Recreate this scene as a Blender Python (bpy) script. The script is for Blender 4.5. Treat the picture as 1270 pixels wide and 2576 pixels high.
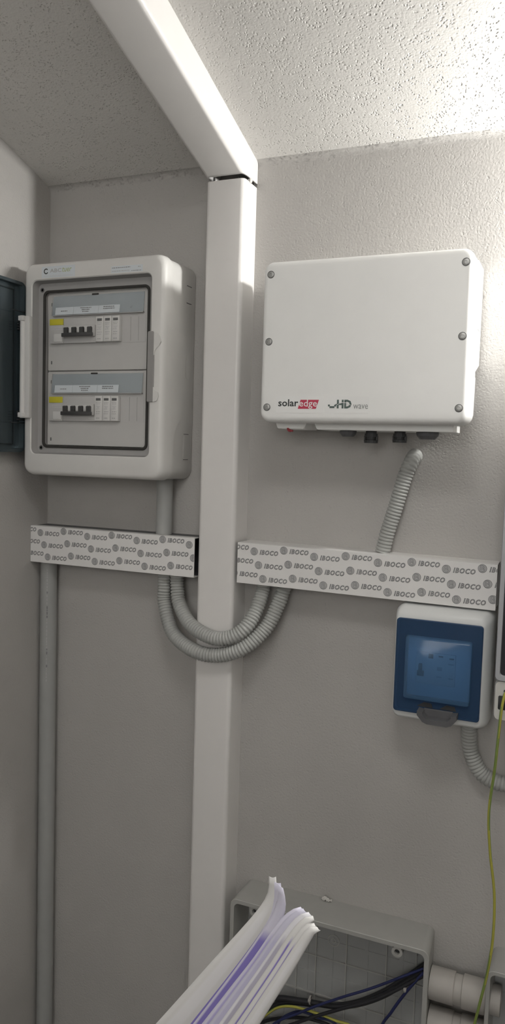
import bpy, bmesh, math, random
from mathutils import Vector, Matrix
random.seed(7)
for o in list(bpy.data.objects):
    bpy.data.objects.remove(o)
scene = bpy.context.scene
COL = scene.collection

# ------------------------------------------------------------------ camera
IMG_W, IMG_H, FPX = 1270.0, 2576.0, 1942.0
CAM = Vector((0.5278, -1.4679, 1.5154))
YAW, PITCH, ROLL = math.radians(22.65), math.radians(-4.347), math.radians(1.7257)
FWD = Vector((-math.sin(YAW) * math.cos(PITCH), math.cos(YAW) * math.cos(PITCH), math.sin(PITCH)))
_r = Vector((math.cos(YAW), math.sin(YAW), 0))
_u = _r.cross(FWD)
RGT = _r * math.cos(ROLL) + _u * math.sin(ROLL)
UPV = -_r * math.sin(ROLL) + _u * math.cos(ROLL)
cd = bpy.data.cameras.new('camera')
cam = bpy.data.objects.new('camera', cd)
COL.objects.link(cam)
cd.sensor_fit = 'VERTICAL'
cd.sensor_height = 36.0
cd.lens = FPX * 36.0 / IMG_H
cd.clip_start = 0.02
cam.matrix_world = Matrix(((RGT.x, UPV.x, -FWD.x, CAM.x), (RGT.y, UPV.y, -FWD.y, CAM.y),
                           (RGT.z, UPV.z, -FWD.z, CAM.z), (0, 0, 0, 1)))
scene.camera = cam

# ------------------------------------------------------------------ world, exposure
BULB_STRENGTH = 590.0
DOME_STRENGTH = 13.5
DOME_X, DOME_Y = 0.42, -1.10
BULB_POS = Vector((0.75, -0.060, 1.93))
WORLD_STRENGTH = 5.1
w = bpy.data.worlds.new('daylight')
scene.world = w
w.use_nodes = True
w.node_tree.nodes['Background'].inputs[0].default_value = (1.0, 0.985, 0.955, 1)
w.node_tree.nodes['Background'].inputs[1].default_value = WORLD_STRENGTH
vs = scene.view_settings
vs.view_transform = 'Standard'
vs.look = 'None'
vs.gamma = 1.0
vs.exposure = 0.09
vs.use_curve_mapping = False


# ------------------------------------------------------------------ helpers
def at(px, py, y):
    """pixel of the photograph -> point on the plane parallel to the back wall at depth y"""
    d = FWD + RGT * ((px - IMG_W / 2) / FPX) - UPV * ((py - IMG_H / 2) / FPX)
    return CAM + d * ((y - CAM.y) / d.y)


def mat(name, col, rough=0.5, spec=0.5, var=0.04, vscale=30.0, bump=0.0, bscale=200.0, metal=0.0, coat=0.0):
    m = bpy.data.materials.new(name)
    m.use_nodes = True
    nt = m.node_tree
    b = nt.nodes['Principled BSDF']
    tc = nt.nodes.new('ShaderNodeTexCoord')
    n = nt.nodes.new('ShaderNodeTexNoise')
    n.inputs['Scale'].default_value = vscale
    n.inputs['Detail'].default_value = 4
    nt.links.new(tc.outputs['Object'], n.inputs['Vector'])
    r = nt.nodes.new('ShaderNodeValToRGB')
    r.color_ramp.elements[0].position = 0.3
    r.color_ramp.elements[1].position = 0.7
    r.color_ramp.elements[0].color = tuple(c * (1 - var) for c in col) + (1,)
    r.color_ramp.elements[1].color = tuple(min(1, c * (1 + var)) for c in col) + (1,)
    nt.links.new(n.outputs['Fac'], r.inputs['Fac'])
    nt.links.new(r.outputs['Color'], b.inputs['Base Color'])
    b.inputs['Roughness'].default_value = rough
    b.inputs['Specular IOR Level'].default_value = spec
    b.inputs['Metallic'].default_value = metal
    b.inputs['Coat Weight'].default_value = coat
    if bump:
        n2 = nt.nodes.new('ShaderNodeTexNoise')
        n2.inputs['Scale'].default_value = bscale
        n2.inputs['Detail'].default_value = 3
        nt.links.new(tc.outputs['Object'], n2.inputs['Vector'])
        bp = nt.nodes.new('ShaderNodeBump')
        bp.inputs['Strength'].default_value = bump
        bp.inputs['Distance'].default_value = 0.001
        nt.links.new(n2.outputs['Fac'], bp.inputs['Height'])
        nt.links.new(bp.outputs['Normal'], b.inputs['Normal'])
    return m


def plaster(name, col, pit=0.6, grain=0.5, scale=1.0):
    m = mat(name, col, rough=0.85, spec=0.2, var=0.03, vscale=6)
    nt = m.node_tree
    b = nt.nodes['Principled BSDF']
    tc = nt.nodes['Texture Coordinate']
    vo = nt.nodes.new('ShaderNodeTexVoronoi')
    vo.inputs['Scale'].default_value = 185 * scale
    vo.inputs['Randomness'].default_value = 1.0
    nn = nt.nodes.new('ShaderNodeTexNoise')
    nn.inputs['Scale'].default_value = 130 * scale
    nn.inputs['Detail'].default_value = 2
    mx = nt.nodes.new('ShaderNodeMixRGB')
    mx.inputs['Fac'].default_value = 0.012
    nt.links.new(tc.outputs['Object'], mx.inputs['Color1'])
    nt.links.new(nn.outputs['Color'], mx.inputs['Color2'])
    nt.links.new(mx.outputs['Color'], vo.inputs['Vector'])
    r = nt.nodes.new('ShaderNodeValToRGB')
    r.color_ramp.elements[0].position = 0.10
    r.color_ramp.elements[1].position = 0.42
    nt.links.new(vo.outputs['Distance'], r.inputs['Fac'])
    fine = nt.nodes.new('ShaderNodeTexNoise')
    fine.inputs['Scale'].default_value = 230 * scale
    fine.inputs['Detail'].default_value = 4
    nt.links.new(tc.outputs['Object'], fine.inputs['Vector'])
    # pits only where a coarser noise lets them be
    msk = nt.nodes.new('ShaderNodeTexNoise')
    msk.inputs['Scale'].default_value = 55 * scale
    msk.inputs['Detail'].default_value = 1
    nt.links.new(tc.outputs['Object'], msk.inputs['Vector'])
    mr = nt.nodes.new('ShaderNodeValToRGB')
    mr.color_ramp.elements[0].position = 0.36
    mr.color_ramp.elements[1].position = 0.62
    nt.links.new(msk.outputs['Fac'], mr.inputs['Fac'])
    inv = nt.nodes.new('ShaderNodeMath')
    inv.operation = 'SUBTRACT'
    inv.inputs[0].default_value = 1.0
    nt.links.new(r.outputs['Color'], inv.inputs[1])
    mul = nt.nodes.new('ShaderNodeMath')
    mul.operation = 'MULTIPLY'
    nt.links.new(inv.outputs[0], mul.inputs[0])
    nt.links.new(mr.outputs['Color'], mul.inputs[1])
    s1 = nt.nodes.new('ShaderNodeMath')
    s1.operation = 'MULTIPLY'
    s1.inputs[1].default_value = -pit
    nt.links.new(mul.outputs[0], s1.inputs[0])
    s2 = nt.nodes.new('ShaderNodeMath')
    s2.operation = 'MULTIPLY_ADD'
    s2.inputs[1].default_value = grain
    nt.links.new(fine.outputs['Fac'], s2.inputs[0])
    nt.links.new(s1.outputs[0], s2.inputs[2])
    bp = nt.nodes.new('ShaderNodeBump')
    bp.inputs['Strength'].default_value = 1.0
    bp.inputs['Distance'].default_value = 0.0013
    nt.links.new(s2.outputs[0], bp.inputs['Height'])
    nt.links.new(bp.outputs['Normal'], b.inputs['Normal'])
    return m


def clear(name, tint, diffuse, dfac=0.12, gloss=0.08, rough=0.12):
    """tinted see-through plastic: coloured transparency, a little haze and a soft gloss"""
    m = bpy.data.materials.new(name)
    m.use_nodes = True
    nt = m.node_tree
    nt.nodes.remove(nt.nodes['Principled BSDF'])
    out = nt.nodes['Material Output']
    t = nt.nodes.new('ShaderNodeBsdfTransparent')
    t.inputs[0].default_value = tint + (1,)
    d = nt.nodes.new('ShaderNodeBsdfDiffuse')
    tc = nt.nodes.new('ShaderNodeTexCoord')
    n = nt.nodes.new('ShaderNodeTexNoise')
    n.inputs['Scale'].default_value = 25
    nt.links.new(tc.outputs['Object'], n.inputs['Vector'])
    r = nt.nodes.new('ShaderNodeValToRGB')
    r.color_ramp.elements[0].color = tuple(c * 0.9 for c in diffuse) + (1,)
    r.color_ramp.elements[1].color = diffuse + (1,)
    nt.links.new(n.outputs['Fac'], r.inputs['Fac'])
    nt.links.new(r.outputs['Color'], d.inputs[0])
    m1 = nt.nodes.new('ShaderNodeMixShader')
    m1.inputs[0].default_value = dfac
    nt.links.new(t.outputs[0], m1.inputs[1])
    nt.links.new(d.outputs[0], m1.inputs[2])
    g = nt.nodes.new('ShaderNodeBsdfGlossy')
    g.inputs['Roughness'].default_value = rough
    f = nt.nodes.new('ShaderNodeFresnel')
    f.inputs[0].default_value = 1.3 + gloss
    m2 = nt.nodes.new('ShaderNodeMixShader')
    nt.links.new(f.outputs[0], m2.inputs[0])
    nt.links.new(m1.outputs[0], m2.inputs[1])
    nt.links.new(g.outputs[0], m2.inputs[2])
    nt.links.new(m2.outputs[0], out.inputs[0])
    return m


def emitter(name, col, strength):
    m = bpy.data.materials.new(name)
    m.use_nodes = True
    nt = m.node_tree
    nt.nodes.remove(nt.nodes['Principled BSDF'])
    e = nt.nodes.new('ShaderNodeEmission')
    e.inputs[0].default_value = col + (1,)
    e.inputs[1].default_value = strength
    nt.links.new(e.outputs[0], nt.nodes['Material Output'].inputs[0])
    return m


M = {}
M['wall'] = plaster('wall_plaster', (0.455, 0.440, 0.422), pit=0.25, grain=0.55)
M['ceiling'] = plaster('ceiling_plaster', (0.66, 0.645, 0.62), pit=1.0, grain=0.6)
M['floor'] = mat('floor_tile', (0.07, 0.065, 0.06), 0.6, var=0.15, vscale=8)
M['duct'] = mat('duct_white_plastic', (0.74, 0.722, 0.705), 0.32, 0.5, 0.01)
M['duct_in'] = mat('duct_inside_grey', (0.30, 0.29, 0.28), 0.6, 0.3, 0.03)
M['film'] = mat('printed_film_white', (0.79, 0.778, 0.765), 0.35, 0.5, 0.015)
M['ink'] = mat('film_ink_grey', (0.25, 0.25, 0.255), 0.6, 0.2, 0.05)
M['ink_soft'] = mat('film_ink_soft_grey', (0.46, 0.455, 0.455), 0.6, 0.2, 0.05)
M['ink_pale'] = mat('film_ink_pale_grey', (0.60, 0.595, 0.59), 0.6, 0.2, 0.05)
M['inv'] = mat('inverter_white_paint', (0.84, 0.84, 0.825), 0.38, 0.5, 0.01)
M['inv_plate'] = mat('inverter_sticker_white', (0.82, 0.82, 0.81), 0.3, 0.5, 0.01)
M['alu'] = mat('heat_sink_aluminium', (0.55, 0.55, 0.55), 0.45, 0.5, 0.04, metal=0.3)
M['screw'] = mat('screw_steel', (0.36, 0.36, 0.35), 0.42, 0.5, 0.15, 400, metal=0.6)
M['screw_dark'] = mat('screw_shade_dark', (0.13, 0.13, 0.13), 0.5, 0.5, 0.1)
M['black'] = mat('black_plastic', (0.035, 0.036, 0.038), 0.45, 0.4, 0.1)
M['charcoal'] = mat('charcoal_plastic', (0.10, 0.10, 0.105), 0.5, 0.4, 0.1)
M['logo_dark'] = mat('logo_dark_grey', (0.055, 0.06, 0.06), 0.5, 0.3, 0.02)
M['logo_green'] = mat('logo_green_grey', (0.10, 0.135, 0.125), 0.5, 0.3, 0.02)
M['logo_grey'] = mat('logo_mid_grey', (0.27, 0.28, 0.275), 0.5, 0.3, 0.02)
M['logo_red'] = mat('logo_red', (0.52, 0.055, 0.10), 0.45, 0.3, 0.02)
M['logo_white'] = mat('logo_white', (0.80, 0.74, 0.74), 0.45, 0.3, 0.02)
M['red'] = mat('red_switch_plastic', (0.35, 0.04, 0.05), 0.45, 0.4, 0.03)
M['board'] = mat('board_grey_white_plastic', (0.66, 0.65, 0.63), 0.42, 0.5, 0.02)
M['board_rim'] = mat('board_recess_shaded_plastic', (0.36, 0.352, 0.345), 0.5, 0.4, 0.03)  # grey rim, darkened further by recess shade put into its colour
M['latch'] = mat('latch_dark_grey_plastic', (0.29, 0.28, 0.275), 0.5, 0.4, 0.03)
M['panel'] = mat('inner_panel_plastic', (0.54, 0.53, 0.515), 0.5, 0.4, 0.02)
M['flap'] = clear('label_flap_clear_plastic', (0.95, 0.97, 0.98), (0.62, 0.67, 0.71), 0.35, 0.05)
M['label'] = mat('paper_label_white', (0.64, 0.68, 0.71), 0.7, 0.2, 0.02)
M['gasket'] = mat('rubber_gasket_black', (0.045, 0.043, 0.04), 0.7, 0.3, 0.1)
M['breaker'] = mat('breaker_grey_plastic', (0.52, 0.51, 0.50), 0.45, 0.4, 0.02)
M['breaker_lt'] = mat('breaker_white_plastic', (0.66, 0.65, 0.635), 0.45, 0.4, 0.02)
M['toggle'] = mat('toggle_dark_plastic', (0.06, 0.058, 0.058), 0.4, 0.5, 0.05)
M['yellow'] = mat('yellow_test_label', (0.58, 0.52, 0.04), 0.5, 0.4, 0.04)
M['smoke'] = clear('smoked_door_plastic', (0.50, 0.60, 0.65), (0.15, 0.19, 0.21), 0.35, 0.06)
M['smoke_edge'] = clear('smoked_door_edge_plastic', (0.16, 0.19, 0.20), (0.05, 0.06, 0.065), 0.5, 0.06)
M['conduit'] = mat('conduit_grey_pvc', (0.37, 0.375, 0.365), 0.45, 0.4, 0.03)
M['flex'] = mat('corrugated_grey_pvc', (0.40, 0.405, 0.39), 0.45, 0.4, 0.03)
M['pipe_white'] = mat('coupling_offwhite_pvc', (0.40, 0.38, 0.355), 0.45, 0.4, 0.03)
M['bluebox'] = mat('breaker_box_white_plastic', (0.64, 0.65, 0.645), 0.35, 0.5, 0.01)
M['blue'] = clear('blue_cover_plastic', (0.30, 0.50, 0.76), (0.12, 0.24, 0.42), 0.40, 0.05)
M['blue_dk'] = clear('blue_cover_rim_plastic', (0.20, 0.34, 0.56), (0.06, 0.115, 0.22), 0.45, 0.05)
M['jbox'] = mat('junction_box_grey_plastic', (0.39, 0.388, 0.37), 0.5, 0.4, 0.03)
M['jbox_back'] = mat('junction_box_back_plastic', (0.33, 0.335, 0.33), 0.55, 0.4, 0.03)
M['wire_black'] = mat('black_wire_pvc', (0.022, 0.022, 0.026), 0.45, 0.4, 0.1)
M['wire_blue'] = mat('blue_wire_pvc', (0.022, 0.028, 0.095), 0.45, 0.4, 0.1)
M['wire_yellow'] = mat('earth_wire_yellow', (0.40, 0.38, 0.07), 0.45, 0.4, 0.08)
M['wire_green'] = mat('earth_wire_green', (0.20, 0.27, 0.07), 0.45, 0.4, 0.08)
M['meter'] = mat('meter_case_grey', (0.50, 0.50, 0.50), 0.4, 0.5, 0.03)
M['meter_lt'] = mat('meter_base_offwhite', (0.58, 0.57, 0.54), 0.45, 0.4, 0.02)
M['meter_win'] = clear('meter_window_smoked', (0.25, 0.26, 0.28), (0.09, 0.09, 0.10), 0.45, 0.06)
M['clear_edge'] = mat('meter_window_edge', (0.40, 0.41, 0.43), 0.25, 0.6, 0.02)
M['plaster_bit'] = mat('plaster_crumb_white', (0.66, 0.64, 0.61), 0.9, 0.2, 0.06, 200)
M['bulb'] = emitter('lamp_bulb_glow', (1.0, 0.99, 0.955), BULB_STRENGTH)
M['dome'] = emitter('fill_dome_glow', (1.0, 0.985, 0.95), DOME_STRENGTH)
M['lamp'] = mat('lampholder_white', (0.7, 0.7, 0.68), 0.4, 0.5, 0.02)
M['added_frame'] = mat('added_frame_paint', (0.5, 0.47, 0.43), 0.5, 0.4, 0.05)


def link(o, parent=None):
    COL.objects.link(o)
    if parent:
        o.parent = parent
    return o


def tag(o, label, cat, group=None):
    o['label'] = label
    o['category'] = cat
    if group:
        o['group'] = group
    return o


class Thing:
    """an Empty at the thing's base; parts are given in world coordinates"""
    def __init__(self, name, loc, label, cat, group=None):
        self.o = bpy.data.objects.new(name, None)
        self.o.empty_display_size = 0.05
        self.o.location = loc
        link(self.o)
        self.loc = Vector(loc)
        tag(self.o, label, cat, group)

    def part(self, name, bm, m, parent=None, label=None, smooth=True, ang=35):
        o = mesh_obj(name, bm, m, self.loc, smooth, ang)
        link(o, parent or self.o)
        if label:
            o['label'] = label
        return o


def mesh_obj(name, bm, m, origin=Vector((0, 0, 0)), smooth=True, ang=35):
    bmesh.ops.recalc_face_normals(bm, faces=bm.faces[:])
    bmesh.ops.translate(bm, verts=bm.verts[:], vec=-Vector(origin))
    me = bpy.data.meshes.new(name)
    if smooth:
        for f in bm.faces:
            f.smooth = True
        lim = math.radians(ang)
        for e in bm.edges:
            if len(e.link_faces) == 2 and e.calc_face_angle(0) > lim:
                e.smooth = False
    bm.to_mesh(me)
    bm.free()
    for mm in (m if isinstance(m, (list, tuple)) else [m]):
        me.materials.append(M[mm])
    return bpy.data.objects.new(name, me)


def one(name, bm, m, loc, label, cat, group=None, smooth=True, ang=35):
    o = mesh_obj(name, bm, m, Vector(loc), smooth, ang)
    o.location = loc
    link(o)
    return tag(o, label, cat, group)


def B():
    return bmesh.new()


def box(bm, x0, x1, y0, y1, z0, z1, bev=0.0, seg=2, mi=0):
    r = bmesh.ops.create_cube(bm, size=1)
    vs_ = r['verts']
    for v in vs_:
        v.co = Vector((x0 + (v.co.x + .5) * (x1 - x0), y0 + (v.co.y + .5) * (y1 - y0), z0 + (v.co.z + .5) * (z1 - z0)))
    fs = {f for v in vs_ for f in v.link_faces}
    for f in fs:
        f.material_index = mi
    if bev:
        es = list({e for v in vs_ for e in v.link_edges})
        bmesh.ops.bevel(bm, geom=es, offset=bev, segments=seg, affect='EDGES', profile=0.5, material=mi if mi else -1)
    return bm


def rr(x0, x1, z0, z1, r, n=5, k=1):
    """rounded rectangle, counter-clockwise, k pieces on each straight edge"""
    r = max(min(r, (x1 - x0) / 2 - 1e-5, (z1 - z0) / 2 - 1e-5), 1e-5)
    cs = [(x1 - r, z1 - r, 0), (x0 + r, z1 - r, 90), (x0 + r, z0 + r, 180), (x1 - r, z0 + r, 270)]
    pts = []
    for ci, (cx, cz, a) in enumerate(cs):
        arc = [(cx + r * math.cos(math.radians(a + 90 * i / n)), cz + r * math.sin(math.radians(a + 90 * i / n))) for i in range(n + 1)]
        pts += arc
        nx_, nz_, na = cs[(ci + 1) % 4]
        q = (nx_ + r * math.cos(math.radians(na)), nz_ + r * math.sin(math.radians(na)))
        for j in range(1, k):
            t = j / k
            pts.append((arc[-1][0] * (1 - t) + q[0] * t, arc[-1][1] * (1 - t) + q[1] * t))
    return pts


def loft(bm, stages, n=5, k=1, cap0=True, cap1=True, mi=0):
    """stages: (y or f(x,z), x0, x1, z0, z1, r) loops joined one after the other, facing -y"""
    loops = []
    for y, x0, x1, z0, z1, r in stages:
        loops.append([bm.verts.new((x, y(x, z) if callable(y) else y, z)) for x, z in rr(x0, x1, z0, z1, r, n, k)])
    for a, b in zip(loops, loops[1:]):
        for i in range(len(a)):
            j = (i + 1) % len(a)
            bm.faces.new((a[i], a[j], b[j], b[i])).material_index = mi
    if cap0:
        bm.faces.new(loops[0]).material_index = mi
    if cap1:
        bm.faces.new(loops[-1][::-1]).material_index = mi
    return bm


def prism(bm, poly, axis, a, b, mi=0):
    """polygon extruded along an axis: axis 'x' poly=(y,z); 'y' poly=(x,z); 'z' poly=(x,y)"""
    def p(q, t):
        return {'x': (t, q[0], q[1]), 'y': (q[0], t, q[1]), 'z': (q[0], q[1], t)}[axis]
    l0 = [bm.verts.new(p(q, a)) for q in poly]
    l1 = [bm.verts.new(p(q, b)) for q in poly]
    n = len(poly)
    for i in range(n):
        j = (i + 1) % n
        bm.faces.new((l0[i], l0[j], l1[j], l1[i])).material_index = mi
    bm.faces.new(l0[::-1]).material_index = mi
    bm.faces.new(l1).material_index = mi
    return bm


def catmull(pts, n=10):
    P = [Vector(p) for p in pts]
    P = [P[0] * 2 - P[1]] + P + [P[-1] * 2 - P[-2]]
    out = []
    for i in range(1, len(P) - 2):
        a, b, c, d = P[i - 1:i + 3]
        for k in range(n):
            t = k / n
            out.append(0.5 * ((2 * b) + (c - a) * t + (2 * a - 5 * b + 4 * c - d) * t * t + (3 * b - a - 3 * c + d) * t ** 3))
    out.append(P[-2])
    return out


def resample(path, step):
    L = [0]
    for a, b in zip(path, path[1:]):
        L.append(L[-1] + (b - a).length)
    n = max(2, int(round(L[-1] / step)))
    out, i = [], 0
    for k in range(n + 1):
        s = L[-1] * k / n
        while i < len(L) - 2 and L[i + 1] < s:
            i += 1
        t = (s - L[i]) / max(1e-9, L[i + 1] - L[i])
        out.append(path[i].lerp(path[i + 1], t))
    return out


def tube(bm, path, rad, seg=12, cap=True, mi=None):
    """rad: number or list; mi: function(ring, side) -> material index"""
    n = len(path)
    tans = []
    for i in range(n):
        t = path[min(i + 1, n - 1)] - path[max(i - 1, 0)]
        tans.append(t.normalized())
    u = tans[0].orthogonal().normalized()
    rings = []
    for i in range(n):
        u = (u - tans[i] * u.dot(tans[i])).normalized()
        v = tans[i].cross(u)
        r = rad[i] if isinstance(rad, (list, tuple)) else rad
        rings.append([bm.verts.new(path[i] + (u * math.cos(2 * math.pi * k / seg) + v * math.sin(2 * math.pi * k / seg)) * r) for k in range(seg)])
    for i in range(n - 1):
        for k in range(seg):
            j = (k + 1) % seg
            f = bm.faces.new((rings[i][k], rings[i][j], rings[i + 1][j], rings[i + 1][k]))
            if mi:
                f.material_index = mi(i, k)
    if cap:
        bm.faces.new(rings[0][::-1])
        bm.faces.new(rings[-1])
    return bm


def corrugated(bm, pts, r, pitch=0.0064, depth=0.0025, seg=16):
    p = resample(catmull(pts, 16), pitch / 4)
    rad = [r - depth * (0.0, 0.35, 1.0, 0.35)[i % 4] for i in range(len(p))]
    return tube(bm, p, rad, seg)


def lathe(bm, prof, center, axis, seg=24, mi=0):
    """prof: (distance along axis, radius)"""
    c = Vector(center)
    a = Vector(axis).normalized()
    u = a.orthogonal().normalized()
    v = a.cross(u)
    rings = []
    for h, r in prof:
        if r < 1e-6:
            rings.append([bm.verts.new(c + a * h)])
        else:
            rings.append([bm.verts.new(c + a * h + (u * math.cos(2 * math.pi * k / seg) + v * math.sin(2 * math.pi * k / seg)) * r) for k in range(seg)])
    for p, q in zip(rings, rings[1:]):
        for k in range(seg):
            j = (k + 1) % seg
            if len(p) == 1 and len(q) == 1:
                continue
            if len(p) == 1:
                f = bm.faces.new((p[0], q[j], q[k]))
            elif len(q) == 1:
                f = bm.faces.new((p[k], p[j], q[0]))
            else:
                f = bm.faces.new((p[k], p[j], q[j], q[k]))
            f.material_index = mi
    if len(rings[0]) > 1:
        bm.faces.new(rings[0][::-1]).material_index = mi
    if len(rings[-1]) > 1:
        bm.faces.new(rings[-1]).material_index = mi
    return bm


def text_geo(body, size, shear=0.0, fill=True, bevel=0.0, bold=0.0, spacing=1.0, res=2):
    """lettering as flat (x, y, face) geometry; fill=False gives only the outline strokes"""
    c = bpy.data.curves.new('lettering', 'FONT')
    c.body = body
    c.size = size
    c.shear = shear
    c.resolution_u = res
    c.space_character = spacing
    c.offset = bold
    if not fill:
        c.fill_mode = 'NONE'
        c.bevel_depth = bevel
        c.bevel_resolution = 0
    o = bpy.data.objects.new('lettering', c)
    COL.objects.link(o)
    bpy.context.view_layer.update()
    dg = bpy.context.evaluated_depsgraph_get()
    me = o.evaluated_get(dg).to_mesh()
    vs_ = [v.co.copy() for v in me.vertices]
    fs = [tuple(p.vertices) for p in me.polygons]
    o.evaluated_get(dg).to_mesh_clear()
    bpy.data.objects.remove(o)
    bpy.data.curves.remove(c)
    return vs_, fs


def put_text(bm, geo, x, y, z, width=None, height=None, mi=0, rise=0.0, centre=False):
    """lay lettering on a plane facing -y with its lower left corner at x, z"""
    vs_, fs = geo
    xs = [v.x for v in vs_]
    ys = [v.y for v in vs_]
    x0, x1, y0, y1 = min(xs), max(xs), min(ys), max(ys)
    sx = width / (x1 - x0) if width else 1
    sy = height / (y1 - y0) if height else sx
    if not width:
        sx = sy
    ox = (x1 - x0) * sx / 2 if centre else 0
    oz = (y1 - y0) * sy / 2 if centre else 0
    nv = [bm.verts.new((x + (v.x - x0) * sx - ox, y - v.z, z + (v.y - y0) * sy - oz + rise * (v.x - x0))) for v in vs_]
    for f in fs:
        try:
            bm.faces.new([nv[i] for i in f]).material_index = mi
        except ValueError:
            pass
    return bm


def plate(bm, pts, y, th=0.0003, mi=0):
    """thin flat piece facing -y from (x, z) corners"""
    prism(bm, pts, 'y', y, y - th, mi)
    return bm


def struct(name, bm, m, smooth=False):
    o = mesh_obj(name, bm, m, smooth=smooth)
    link(o)
    o['kind'] = 'structure'
    return o


# ------------------------------------------------------------------ the room
XL, XR, YF, ZC, SL = -0.601, 1.45, -3.60, 2.096, 0.30   # ceiling rises towards the camera
ZF = ZC - SL * YF
struct('wall_back', box(B(), XL - .1, XR + .1, 0, .1, -.05, ZC + .1), 'wall')
struct('wall_left', prism(B(), [(0, 0), (0, ZC), (YF, ZF), (YF, 0)], 'x', XL, XL - .1), 'wall')
struct('wall_right', prism(B(), [(0, 0), (0, ZC), (YF, ZF), (YF, 0)], 'x', XR, XR + .1), 'wall')
struct('ceiling', prism(B(), [(.1, ZC - .03), (.1, ZC + .13), (YF - .1, ZF + .19), (YF - .1, ZF + .03)], 'x', XL - .1, XR + .1), 'ceiling')
struct('floor', box(B(), XL - .1, XR + .1, YF - .1, .1, -.06, 0), 'floor')
bm = B()
DX0, DX1, DS, DZ = -0.05, 1.25, 1.55, 2.75          # added unseen opening behind the camera, set high to let in fill
box(bm, XL - .1, DX0, YF - .1, YF, 0, ZF + .05)
box(bm, DX1, XR + .1, YF - .1, YF, 0, ZF + .05)
box(bm, DX0, DX1, YF - .1, YF, DZ, ZF + .05)
box(bm, DX0, DX1, YF - .1, YF, 0, DS)
struct('wall_front', bm, 'wall')
bm = B()
for xa, xb in ((DX0, DX0 + .04), ((DX0 + DX1) / 2 - .02, (DX0 + DX1) / 2 + .02), (DX1 - .04, DX1)):
    box(bm, xa, xb, YF - .09, YF - .03, DS, DZ)
for za, zb in ((DS, DS + .04), (DZ - .04, DZ)):
    box(bm, DX0 + .04, DX1 - .04, YF - .09, YF - .03, za, zb)
struct('added_window', bm, 'added_frame')  # frame of the unseen opening added for fill light

# rounded plaster cove where the back wall meets the ceiling, on both sides of the duct
def cove(name, xa, xb, r=.010):
    ang = math.atan(SL)
    bm = B()
    a0, c1 = Vector((0, ZC - r)), Vector((0, ZC))
    b0 = Vector((-r * math.cos(ang), ZC + r * math.sin(ang)))
    pts = []
    for i in range(9):
        q = i / 8
        p = a0 * (1 - q) ** 2 + c1 * 2 * q * (1 - q) + b0 * q * q
        pts.append((p.x, p.y))
    pts += [(b0.x, b0.y + .004), (.004, ZC + .02), (.004, ZC - r)]
    prism(bm, pts, 'x', xa, xb)
    struct(name, bm, 'wall', smooth=True)


cove('trim_1', XL, -.1800)
cove('trim_2', -.0940, XR)

# lamp on the back wall, right of the picture: the room's light
t = Thing('wall_lamp', (BULB_POS.x, 0, BULB_POS.z - .2), 'white half-bowl wall uplighter beyond the right edge, lighting the ceiling', 'lamp')
t.part('base_plate', box(B(), BULB_POS.x - .05, BULB_POS.x + .05, -.008, -.0002, BULB_POS.z - .17, BULB_POS.z - .05, .002), 'lamp')
bm = B()
RIM, RBX, RBY, RBZ = BULB_POS.z - .095, .13, .12, .08
for shell in (0, 1):
    q = .004 * shell
    rows = []
    for i in range(9):
        a = math.radians(90 * i / 8)
        rows.append([bm.verts.new((BULB_POS.x + (RBX - q) * math.cos(a) * math.cos(math.radians(180 * j / 24)), -.0006 - (RBY - q) * math.cos(a) * math.sin(math.radians(180 * j / 24)), RIM - (RBZ - q) * math.sin(a))) for j in range(25)])
    for i in range(8):
        for j in range(24):
            try:
                bm.faces.new((rows[i][j], rows[i][j + 1], rows[i + 1][j + 1], rows[i + 1][j]))
            except ValueError:
                pass
    if shell == 0:
        first_rim = rows[0]
    else:
        for j in range(24):
            bm.faces.new((first_rim[j], first_rim[j + 1], rows[0][j + 1], rows[0][j]))
t.part('bowl', bm, 'lamp')
t.part('lampholder', tube(B(), [Vector((BULB_POS.x, -.008, BULB_POS.z - .075)), Vector((BULB_POS.x, -.04, BULB_POS.z - .070)), Vector((BULB_POS.x, BULB_POS.y, BULB_POS.z - .058)), Vector((BULB_POS.x, BULB_POS.y, BULB_POS.z - .03))], .013, 12), 'lamp')
bm = B()
bmesh.ops.create_uvsphere(bm, u_segments=20, v_segments=12, radius=.036, matrix=Matrix.Translation(BULB_POS))
t.part('bulb', bm, 'bulb')

# added fill light for the front faces: unseen dome on the ceiling
cz = ZC - SL * DOME_Y
nrm = Vector((0, -SL, -1)).normalized()
cc = Vector((DOME_X, DOME_Y, cz))
t = Thing('added_fill_lamp', tuple(cc), 'added round fill light out of view above the camera', 'lamp')
t.part('base', lathe(B(), [(.0005, .245), (.018, .245), (.022, .240)], cc, nrm, 40), 'lamp')
t.part('fill_dome', lathe(B(), [(.022, .232)] + [(.022 + .05 * math.sin(math.radians(a)), .232 * math.cos(math.radians(a))) for a in (15, 30, 45, 60, 75)] + [(.072, 0)], cc, nrm, 36), 'dome')

# ------------------------------------------------------------------ plain white cable ducts
DUX0, DUX1, DUD, WT = -0.1785, -0.0965, 0.0625, 0.0022


def u_profile(x0, x1, d, r, th, n=6):
    """open U cover, outline (x, depth) with rounded front corners and wall thickness"""
    def arm(x0, x1, d, r):
        p = [(x0, 0.0)]
        p += [(x0 + r - r * math.cos(math.radians(90 * i / n)), d - r + r * math.sin(math.radians(90 * i / n))) for i in range(n + 1)]
        p += [(x1 - r + r * math.sin(math.radians(90 * i / n)), d - r + r * math.cos(math.radians(90 * i / n))) for i in range(n + 1)]
        p += [(x1, 0.0)]
        return p
    return arm(x0, x1, d, r) + arm(x0 + th, x1 - th, d - th, max(r - th, .0005))[::-1]


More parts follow.
